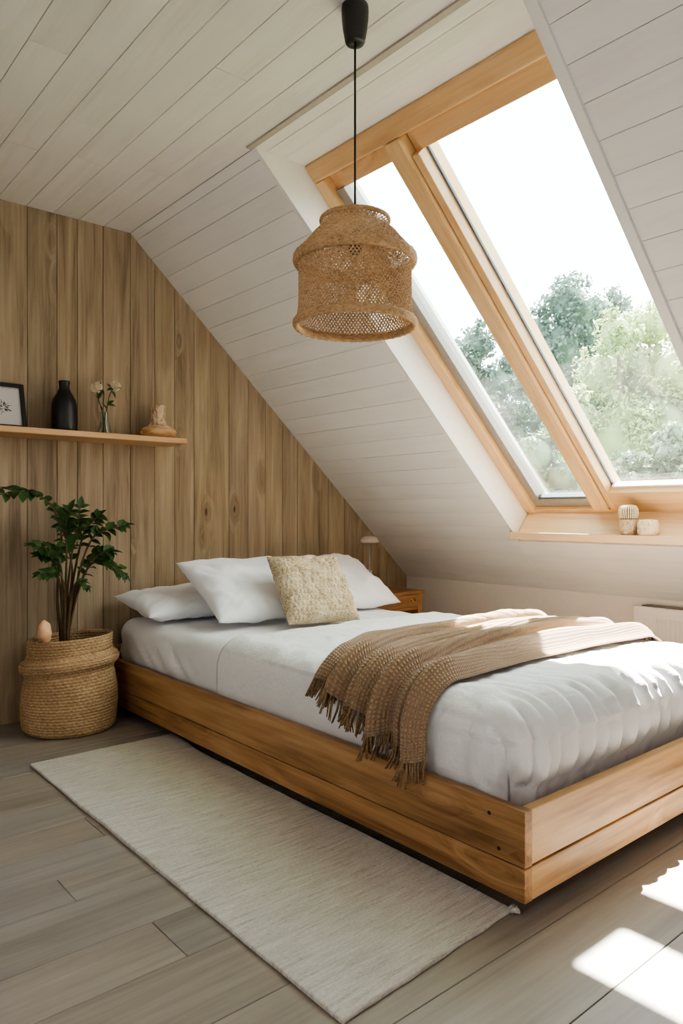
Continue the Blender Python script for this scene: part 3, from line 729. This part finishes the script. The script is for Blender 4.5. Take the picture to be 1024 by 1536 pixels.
pr=fbox(MB(),-FW+FB,FW-FB,FB,FH-FB,.003,.008).build('print',M['paper'],pf)
mb=MB(); rb=random.Random(4)
for i in range(46):
    a=rb.uniform(0,2*PI); r0=rb.uniform(.004,.022); r1=r0+rb.uniform(.008,.02); c0=(.01,.105)
    p,q=tiltp(c0[0]+r0*math.cos(a),c0[1]+r0*math.sin(a),.0088),tiltp(c0[0]+r1*math.cos(a),c0[1]+r1*math.sin(a),.0088)
    mb.tube([p,q],.0009,5)
mb.build('drawing',M['ink'],pr)
# black bottle
MB_=MB().lathe([(.001,0),(.052,0),(.057,.004),(.0585,.02),(.059,.10),(.058,.135),(.052,.160),(.040,.182),(.030,.200),(.0245,.214),(.0235,.226),(.026,.240),(.0265,.249),(.023,.250),(.021,.240),(.019,.220),(.001,.218)],(1.254,3.545,SZ2),48)
tag(MB_.build('bottle_vase',M['black'],smooth=True),'matt black ceramic bottle vase standing on the wall shelf','vase')
# glass bud vase
vc=(1.452,3.545,SZ2)
MB_=MB().lathe([(.001,.0),(.030,.0),(.034,.004),(.034,.02),(.028,.045),(.021,.075),(.020,.11),(.0235,.118),(.0215,.118),(.018,.11),(.019,.075),(.026,.045),(.032,.02),(.030,.006),(.001,.005)],vc,36)
tag(MB_.build('bud_vase',M['vase_glass'],smooth=True),'small clear glass bud vase on the wall shelf, holding two flowers','vase')
def flower(label,pts,hp,hr,seed):
    f=thing('flower_stem',label,'flower',(vc[0],vc[1],SZ2+.01),'dried flowers in the bud vase'); rf=random.Random(seed)
    cur=qb(pts,14); MB().tube(cur,.0026,6).build('stem',M['leaf'],f,smooth=True)
    mb=MB()
    for q in range(7):
        i=rf.randrange(6,14); leaf(mb,cur[i],Vector((rf.uniform(-1,1),rf.uniform(-.6,.3),rf.uniform(-.2,.9))),Vector((0,-.6,.8)),.042,.022)
    mb.build('leaves',M['leaf'],f,smooth=True)
    mb=MB()
    for q in range(90):
        zz=1-2*(q+.5)/90; a=q*2.39996; r=math.sqrt(1-zz*zz); d=Vector((r*math.cos(a),r*math.sin(a),zz))
        b=hp+d*hr*.55; leaf(mb,b,d,Vector((d.y,-d.x,.3)),hr*.6,hr*.34)
    mb.lathe([(.001,-hr*.6),(hr*.5,-hr*.35),(hr*.62,0),(hr*.5,hr*.35),(.001,hr*.6)],hp,12)
    h=mb.build('flower_head',M['petal'],f,smooth=True); return f
h1=px(145,581,3.53); h2=px(173,579,3.52)
flower('dried flower with an upright stem, on the left in the glass bud vase',[(vc[0]+.008,vc[1]-.006,SZ2+.01),(vc[0]-.008,vc[1]-.008,SZ2+.10),h1-Vector((-.006,0,.05)),h1],h1,.027,3)
flower('dried flower bending to the right out of the glass bud vase',[(vc[0]-.008,vc[1]+.004,SZ2+.01),(vc[0]+.009,vc[1]+.004,SZ2+.10),h2-Vector((.03,0,.05)),h2],h2,.025,9)
sp=MB(); top=px(147,570,3.56); leaf(sp,Vector((vc[0],vc[1],SZ2+.20)),top-Vector((vc[0],vc[1],SZ2+.20)),Vector((1,0,.2)),.075,.022)
sp.tube([(vc[0],vc[1]+.004,SZ2+.012),(vc[0]-.003,vc[1]+.006,SZ2+.12),(vc[0],vc[1],SZ2+.205)],.0018,6)
tag(sp.build('leaf_sprig',M['leaf'],smooth=True),'dark green leaf sprig standing behind the flowers in the bud vase','sprig')
# squat wooden vase
MB_=MB().lathe([(.001,0),(.050,0),(.072,.006),(.088,.018),(.094,.034),(.090,.048),(.074,.060),(.054,.070),(.043,.082),(.038,.098),(.036,.125),(.037,.150),(.040,.168),(.041,.176),(.035,.177),(.031,.165),(.030,.12),(.001,.11)],(1.745,3.545,SZ2),48)
for i,p in enumerate(MB_.v):
    h=p[2]-SZ2
    if h>.05:
        q=1+.10*fbm(p[0]*22,p[1]*22,p[2]*16); MB_.v[i]=(1.745+(p[0]-1.745)*q,3.545+(p[1]-3.545)*q,p[2]+(.006*fbm(p[0]*30,p[1]*30,2) if h>.16 else 0))
tag(MB_.build('squat_vase',M['wood_vase'],smooth=True),'squat turned wooden vase with a worn pale neck at the end of the shelf','vase')

# ------------------------------------------------------------------ woven pots on the sill
SLZ=.890
def pot(label,c,prof_,mat,fuzz,seed,n=90):
    mb=MB().lathe(prof_,c,n)
    rf=random.Random(seed)
    for i,p in enumerate(mb.v):
        q=1+fuzz*fbm(p[0]*70,p[1]*70,p[2]*70)*1.6; mb.v[i]=(c[0]+(p[0]-c[0])*q,c[1]+(p[1]-c[1])*q,p[2])
    return mb
dens=lambda pr,n=26:[(lerp(pr[int(t)][0],pr[min(int(t)+1,len(pr)-1)][0],t-int(t)),lerp(pr[int(t)][1],pr[min(int(t)+1,len(pr)-1)][1],t-int(t))) for t in [i/n*(len(pr)-1)*.99999 for i in range(n+1)]]
b1=pot('',(3.338,1.790,SLZ),dens([(.001,0),(.034,0),(.038,.02),(.042,.05),(.044,.07),(.04,.075),(.001,.075)]),None,.10,1)
tag(b1.build('woven_pot',M['fuzzy'],smooth=True),'brown fuzzy woven pot on the sill, underneath the ribbed basket','pot','woven pots on the window sill')
b2=pot('',(3.339,1.692,SLZ),dens([(.001,0),(.040,0),(.047,.012),(.049,.04),(.048,.062),(.040,.073),(.001,.076)]),None,.09,2)
tag(b2.build('woven_pot',M['fuzzy2'],smooth=True),'pale cream fuzzy woven pot standing alone on the sill, right of the stacked two','pot','woven pots on the window sill')
rb_=thing('ribbed_basket','little round ribbed basket stacked on top of a fuzzy pot on the sill','basket',(3.338,1.790,SLZ+.076))
MB().lathe([(.001,0),(.037,0),(.040,.02),(.041,.045),(.035,.060),(.001,.063)],(3.338,1.790,SLZ+.076),40).build('basket_body',M['gap_brown'],rb_,smooth=True)
mb=MB()
for i in range(26):
    a=2*PI*i/26; P=[(3.338+r*math.cos(a),1.790+r*math.sin(a),SLZ+.076+z) for r,z in ((.0385,.003),(.0425,.02),(.0435,.045),(.036,.061),(.018,.066))]
    mb.tube(P,.0034,6)
mb.build('ribs',M['fuzzy2'],rb_,smooth=True)

# ------------------------------------------------------------------ pendant lamp
PC=(1.397,1.586); QS=1.036
pd=thing('pendant_lamp','woven rattan bell-shaped pendant lamp hanging on a black cord from the ceiling','pendant lamp',(PC[0],PC[1],CZ))
MB().lathe([(.001,CZ-.0),(.0385,CZ-.0),(.0395,CZ-.012),(.039,CZ-.035),(.035,CZ-.07),(.0290,CZ-.102),(.0265,CZ-.107),(.010,CZ-.107),(.001,CZ-.104)],(PC[0],PC[1],0),40).build('ceiling_cup',M['black_plastic'],pd,smooth=True)
MB().tube([(PC[0],PC[1],CZ-.10),(PC[0],PC[1],1.80)],.0032,10).build('cord',M['cord'],pd,smooth=True)
MB().lathe([(.001,1.817),(.014,1.817),(.018,1.805),(.019,1.755),(.015,1.75),(.001,1.75)],(PC[0],PC[1],0),20).build('lamp_holder',M['black_plastic'],pd,smooth=True)
mb=MB()
for a in (0,2*PI/3,4*PI/3): mb.tube([(PC[0]+.012*math.cos(a),PC[1]+.012*math.sin(a),1.805),(PC[0]+.097*math.cos(a),PC[1]+.097*math.sin(a),1.842)],.002,6)
mb.build('spider',M['black_plastic'],pd,smooth=True)
pc=[(.0955,1.814),(.0935,1.804),(.0945,1.796),(.103,1.785),(.115,1.7755),(.134,1.7515),(.150,1.734),(.163,1.715),(.163,1.698),(.1572,1.688),(.1560,1.668),(.1560,1.62),(.1572,1.571),(.160,1.553),(.165,1.535)]
pc=[(r*QS,1+(z-1)*QS) for r,z in pc]
dist=[0]
for a,b in zip(pc[:-1],pc[1:]): dist.append(dist[-1]+math.hypot(a[0]-b[0],a[1]-b[1]))
def pp(t):
    t*=dist[-1]
    for i in range(len(pc)-1):
        if t<=dist[i+1]+1e-9:
            f=(t-dist[i])/(dist[i+1]-dist[i]); return lerp(pc[i][0],pc[i+1][0],f),lerp(pc[i][1],pc[i+1][1],f)
    return pc[-1]
# two families of slanting strands woven over one another
mb=MB(); NS=96; ST=52; rw=random.Random(2)
for fam in (1,-1):
    for s in range(NS):
        ja=rw.uniform(-.005,.005); path=[]; 
        for q in range(ST+1):
            t=q/ST; r,z=pp(t); a=2*PI*s/NS+ja+fam*t*1.38+.006*fbm(s*1.3,t*6,fam)
            wv_=.0018*math.cos(q*PI*1.0+(0 if fam>0 else PI)+s*PI)
            path.append((PC[0]+(r+wv_)*math.cos(a),PC[1]+(r+wv_)*math.sin(a),z))
        # flat strand
        vs=[];fs=[]; hw=rw.uniform(.0019,.0025)
        for q in range(ST+1):
            p=Vector(path[q]); tn=(Vector(path[min(q+1,ST)])-Vector(path[max(q-1,0)])).normalized()
            rad_=Vector((p.x-PC[0],p.y-PC[1],.0)).normalized(); b=tn.cross(rad_).normalized()
            e=hw*(1+.25*fbm(q*.35,s*2.7,fam*4)); vs+= [p-b*e,p+rad_*.0012,p+b*e,p-rad_*.0012]
        for q in range(ST):
            for c_ in range(4): fs.append((q*4+c_,q*4+(c_+1)%4,(q+1)*4+(c_+1)%4,(q+1)*4+c_))
        mb.add(vs,fs)
# level strands between
for q in range(4,60,2):
    t=q/60.; r,z=pp(t)
    if rw.random()<.0: mb.lathe([(r-.001,z-.0016),(r+.0014,z),(r-.001,z+.0016)],(PC[0],PC[1],0),90)
shd=mb.build('lamp_shade',M['rattan'],pd,smooth=False)
def torus(mb,R,z,r1,rz,n=110,m=10):
    vs=[];fs=[]
    for i in range(n):
        a=2*PI*i/n; bmp=1+.10*math.sin(a*70)
        for j in range(m):
            b=2*PI*j/m; vs.append((PC[0]+(R+r1*bmp*math.cos(b))*math.cos(a),PC[1]+(R+r1*bmp*math.cos(b))*math.sin(a),z+rz*bmp*math.sin(b)))
    for i in range(n):
        for j in range(m): fs.append((i*m+j,((i+1)%n)*m+j,((i+1)%n)*m+(j+1)%m,i*m+(j+1)%m))
    mb.add(vs,fs)
mb=MB(); torus(mb,.099,1.844,.0048,.007); mb.build('top_rim',M['rattan_rim'],shd,smooth=True)
mb=MB(); torus(mb,.1705,1.7295,.0100,.0165); mb.build('shoulder_rim',M['rattan_rim'],shd,smooth=True)
mb=MB(); torus(mb,.1725,1.545,.0085,.0125); mb.build('bottom_rim',M['rattan_rim'],shd,smooth=True)

# ------------------------------------------------------------------ outdoors
gz=-3.0
struct(MB().box(4.5,90,-40,70,gz-.2,gz).build('ground',M['lawn']))
def tree(label,blobs,mat,n,ls,seed,base):
    rs=np.random.RandomState(seed)
    t=thing('garden_tree',label,'tree',base,'trees beyond the skylight')
    cx_=np.array([b[:3] for b in blobs]); rr_=np.array([b[3] for b in blobs])
    # sub-clumps on every blob
    cl=[];cr=[]
    for c,r in zip(cx_,rr_):
        m=int(60*r*r/1.4)+14
        d=rs.normal(size=(m,3)); d/=np.linalg.norm(d,axis=1)[:,None]; cl.append(c+d*r*rs.uniform(.55,1.02,(m,1))); cr.append(np.full(m,r*.30)*rs.uniform(.6,1.3,m))
    cl=np.vstack(cl); cr=np.concatenate(cr)
    pick=rs.choice(len(cl),n,p=cr**2/np.sum(cr**2)); d=rs.normal(size=(n,3)); d/=np.linalg.norm(d,axis=1)[:,None]
    p=cl[pick]+d*(cr[pick]*rs.uniform(.35,1.12,n))[:,None]
    nrm=d+rs.normal(size=(n,3))*.7; nrm/=np.linalg.norm(nrm,axis=1)[:,None]
    a=np.cross(nrm,rs.normal(size=(n,3))); a/=np.linalg.norm(a,axis=1)[:,None]; b=np.cross(nrm,a)
    sz=(ls*rs.uniform(.6,1.4,n))[:,None]
    q=np.stack([p-a*sz,p-b*sz*.5,p+a*sz,p+b*sz*.5],1).reshape(-1,3)
    me=bpy.data.meshes.new('crown'); me.vertices.add(4*n); me.vertices.foreach_set('co',q.astype(np.float32).ravel())
    me.loops.add(4*n); me.loops.foreach_set('vertex_index',np.arange(4*n,dtype=np.int32)); me.polygons.add(n)
    me.polygons.foreach_set('loop_start',np.arange(0,4*n,4,dtype=np.int32)); me.update(calc_edges=True); me.validate()
    me.materials.append(mat); o=bpy.data.objects.new('crown',me); COL.objects.link(o); put(o,t)
    mb=MB()
    for c,r in zip(cx_,rr_):
        k0=len(mb.v); mb.lathe([(max(.001,r*.66*math.sin(PI*q/8)),-r*.66*math.cos(PI*q/8)) for q in range(9)],c,14)
        for q in range(k0,len(mb.v)):
            p_=Vector(mb.v[q])-Vector(c); mb.v[q]=tuple(Vector(c)+p_*(1+.25*fbm(p_.x*2,p_.y*2,p_.z*2)))
    mb.build('inner_foliage',mat,t)
    mb=MB()
    top=Vector(cx_[np.argmax(cx_[:,2])])
    mb.tube([base,Vector(base).lerp(top,.4)+Vector((.1,.1,0)),Vector(base).lerp(top,.72)],[.2,.14,.04],9)
    for c in cx_[:6]: mb.tube([Vector(base).lerp(top,.35)+Vector((.08,.08,0)),Vector(base).lerp(Vector(c),.75)+Vector((0,0,.2)),c],[.07,.05,.02],6)
    mb.build('trunk',M['trunk'],t,smooth=True); return t
def crown(px_list,dist,depth=1.0):     # blobs from photo pixels at a given distance: (x,y,radius px)
    out=[]; f=1092.69; cyaw=math.radians(40.31005)
    r=Vector((math.cos(cyaw),-math.sin(cyaw),0)); w=Vector((math.sin(cyaw),math.cos(cyaw),0)); rz=random.Random(len(px_list))
    for (x,y,rad_) in px_list:
        dd_=dist+rz.uniform(-.5,.5)*depth; p=Vector((0,0,1))+(r*((x-512)/f)+w+Vector((0,0,1))*((768-y)/f))*dd_
        out.append((p.x,p.y,p.z,rad_*dist/f))
    return out
def gnd(bl): 
    return (sum(b[0] for b in bl)/len(bl),sum(b[1] for b in bl)/len(bl),gz)
B=crown([(858,460,46),(800,500,40),(900,480,50),(840,530,55),(780,570,40),(900,570,60),(820,620,60),(860,690,60),(930,650,60),(770,660,50),(800,740,60)],17,1.6)
tree('tall dark green tree with a rounded crown, topmost through the wide skylight pane',B,M['tree_dark'],30000,.062,1,gnd(B))
B=crown([(925,500,36),(975,490,40),(905,560,46),(960,570,60),(1020,560,55),(870,630,46),(930,650,60),(1000,650,64),(880,710,50),(960,740,60),(1040,740,60),(1070,640,60),(900,790,50)],13,1.4)
tree('bushy yellow-green tree standing in front of the dark round tree',B,M['tree_light'],36000,.045,2,gnd(B))
B=crown([(715,515,34),(690,560,40),(740,575,40),(700,620,46),(755,650,50),(715,700,50),(650,600,40),(660,680,50),(740,750,50),(640,760,60)],14,1.2)
tree('dark leafy tree seen through the narrow skylight pane',B,M['tree_dark'],24000,.050,3,gnd(B))
B=crown([(800,680,40),(845,720,42),(790,750,46),(850,790,50),(780,800,50),(835,650,30),(735,765,44),(765,735,36),(825,752,44),(700,775,44),(875,760,40)],11.2,.6)
tree('low grey-green bush glimpsed on both sides of the window post',B,M['tree_mid'],20000,.040,4,gnd(B))
B=crown([(1010,690,44),(960,720,44),(920,740,40),(1050,740,60),(900,775,40),(1000,790,50)],8.2,.5)
tree('dense mid green hedge tree just above the bottom frame of the wide pane',B,M['tree_mid'],20000,.040,5,gnd(B))

# added slotted slab, out of view: shapes the sun patches on floor and bed
ex,ey=.60*5,.33*5
mb=MB(); mb.box(1.5,1.85+ex,.895+ey,7.0,5.0,5.02); mb.box(1.5,1.44+ex,-1.0,.895+ey,5.0,5.02); mb.box(1.65+ex,1.85+ex,-1.0,.895+ey,5.0,5.02)
struct(mb.build('sun_blocker',M['white_ext']))

# ------------------------------------------------------------------ light
wd=bpy.data.worlds.new('sky'); sc.world=wd; wd.use_nodes=True; t=wd.node_tree; t.nodes.clear()
o=t.nodes.new('ShaderNodeOutputWorld'); bg=t.nodes.new('ShaderNodeBackground'); tc=t.nodes.new('ShaderNodeTexCoord')
nz=t.nodes.new('ShaderNodeTexNoise'); nz.inputs['Scale'].default_value=2.2; nz.inputs['Detail'].default_value=6; t.links.new(tc.outputs['Generated'],nz.inputs['Vector'])
rp_=t.nodes.new('ShaderNodeValToRGB'); rp_.color_ramp.elements[0].position=.35; rp_.color_ramp.elements[0].color=(.78,.87,1,1); rp_.color_ramp.elements[1].position=.6; rp_.color_ramp.elements[1].color=(.94,.97,1,1)
t.links.new(nz.outputs[0],rp_.inputs[0]); t.links.new(rp_.outputs[0],bg.inputs[0]); bg.inputs[1].default_value=6.5; t.links.new(bg.outputs[0],o.inputs[0])
sun=bpy.data.lights.new('sun','SUN'); sun.energy=72; sun.angle=math.radians(.35); sun.color=(1,.95,.87)
so2=bpy.data.objects.new('sun',sun); COL.objects.link(so2)
so2.rotation_euler=Vector((.60,.33,1)).to_track_quat('Z','Y').to_euler()
ar=bpy.data.lights.new('rear_fill','AREA'); ar.shape='RECTANGLE'; ar.size=2.2; ar.size_y=1.6; ar.energy=7; ar.color=(1,.98,.96)  # added fill lamp behind the camera, softly brightens the room
ao=bpy.data.objects.new('rear_fill',ar); COL.objects.link(ao); ao.location=(.6,YF+.1,1.45); ao.rotation_euler=(math.radians(90),0,0)

a2=bpy.data.lights.new('side_fill','AREA'); a2.shape='RECTANGLE'; a2.size=1.6; a2.size_y=1.1; a2.energy=8; a2.color=(1,.985,.97)  # added fill lamp at the unseen left wall, lifts knee wall and bed
ao2=bpy.data.objects.new('side_fill',a2); COL.objects.link(ao2); ao2.location=(XL+.05,.9,1.0); ao2.rotation_euler=(math.radians(90),0,math.radians(-90))

# ------------------------------------------------------------------ camera
cam=bpy.data.cameras.new('camera'); cam.sensor_fit='HORIZONTAL'; cam.sensor_width=36; cam.lens=36*1092.69/1024; cam.clip_start=.03
co=bpy.data.objects.new('camera',cam); COL.objects.link(co); co.location=(0,0,1); co.rotation_euler=(math.radians(90),0,-math.radians(40.31005)); sc.camera=co
sc.view_settings.view_transform='AgX'
sc.view_settings.look='AgX - Medium High Contrast'
sc.view_settings.exposure=.6
sc.cycles.max_bounces=10; sc.cycles.diffuse_bounces=6; sc.cycles.transparent_max_bounces=16; sc.cycles.sample_clamp_indirect=6; sc.cycles.caustics_reflective=False; sc.cycles.caustics_refractive=False
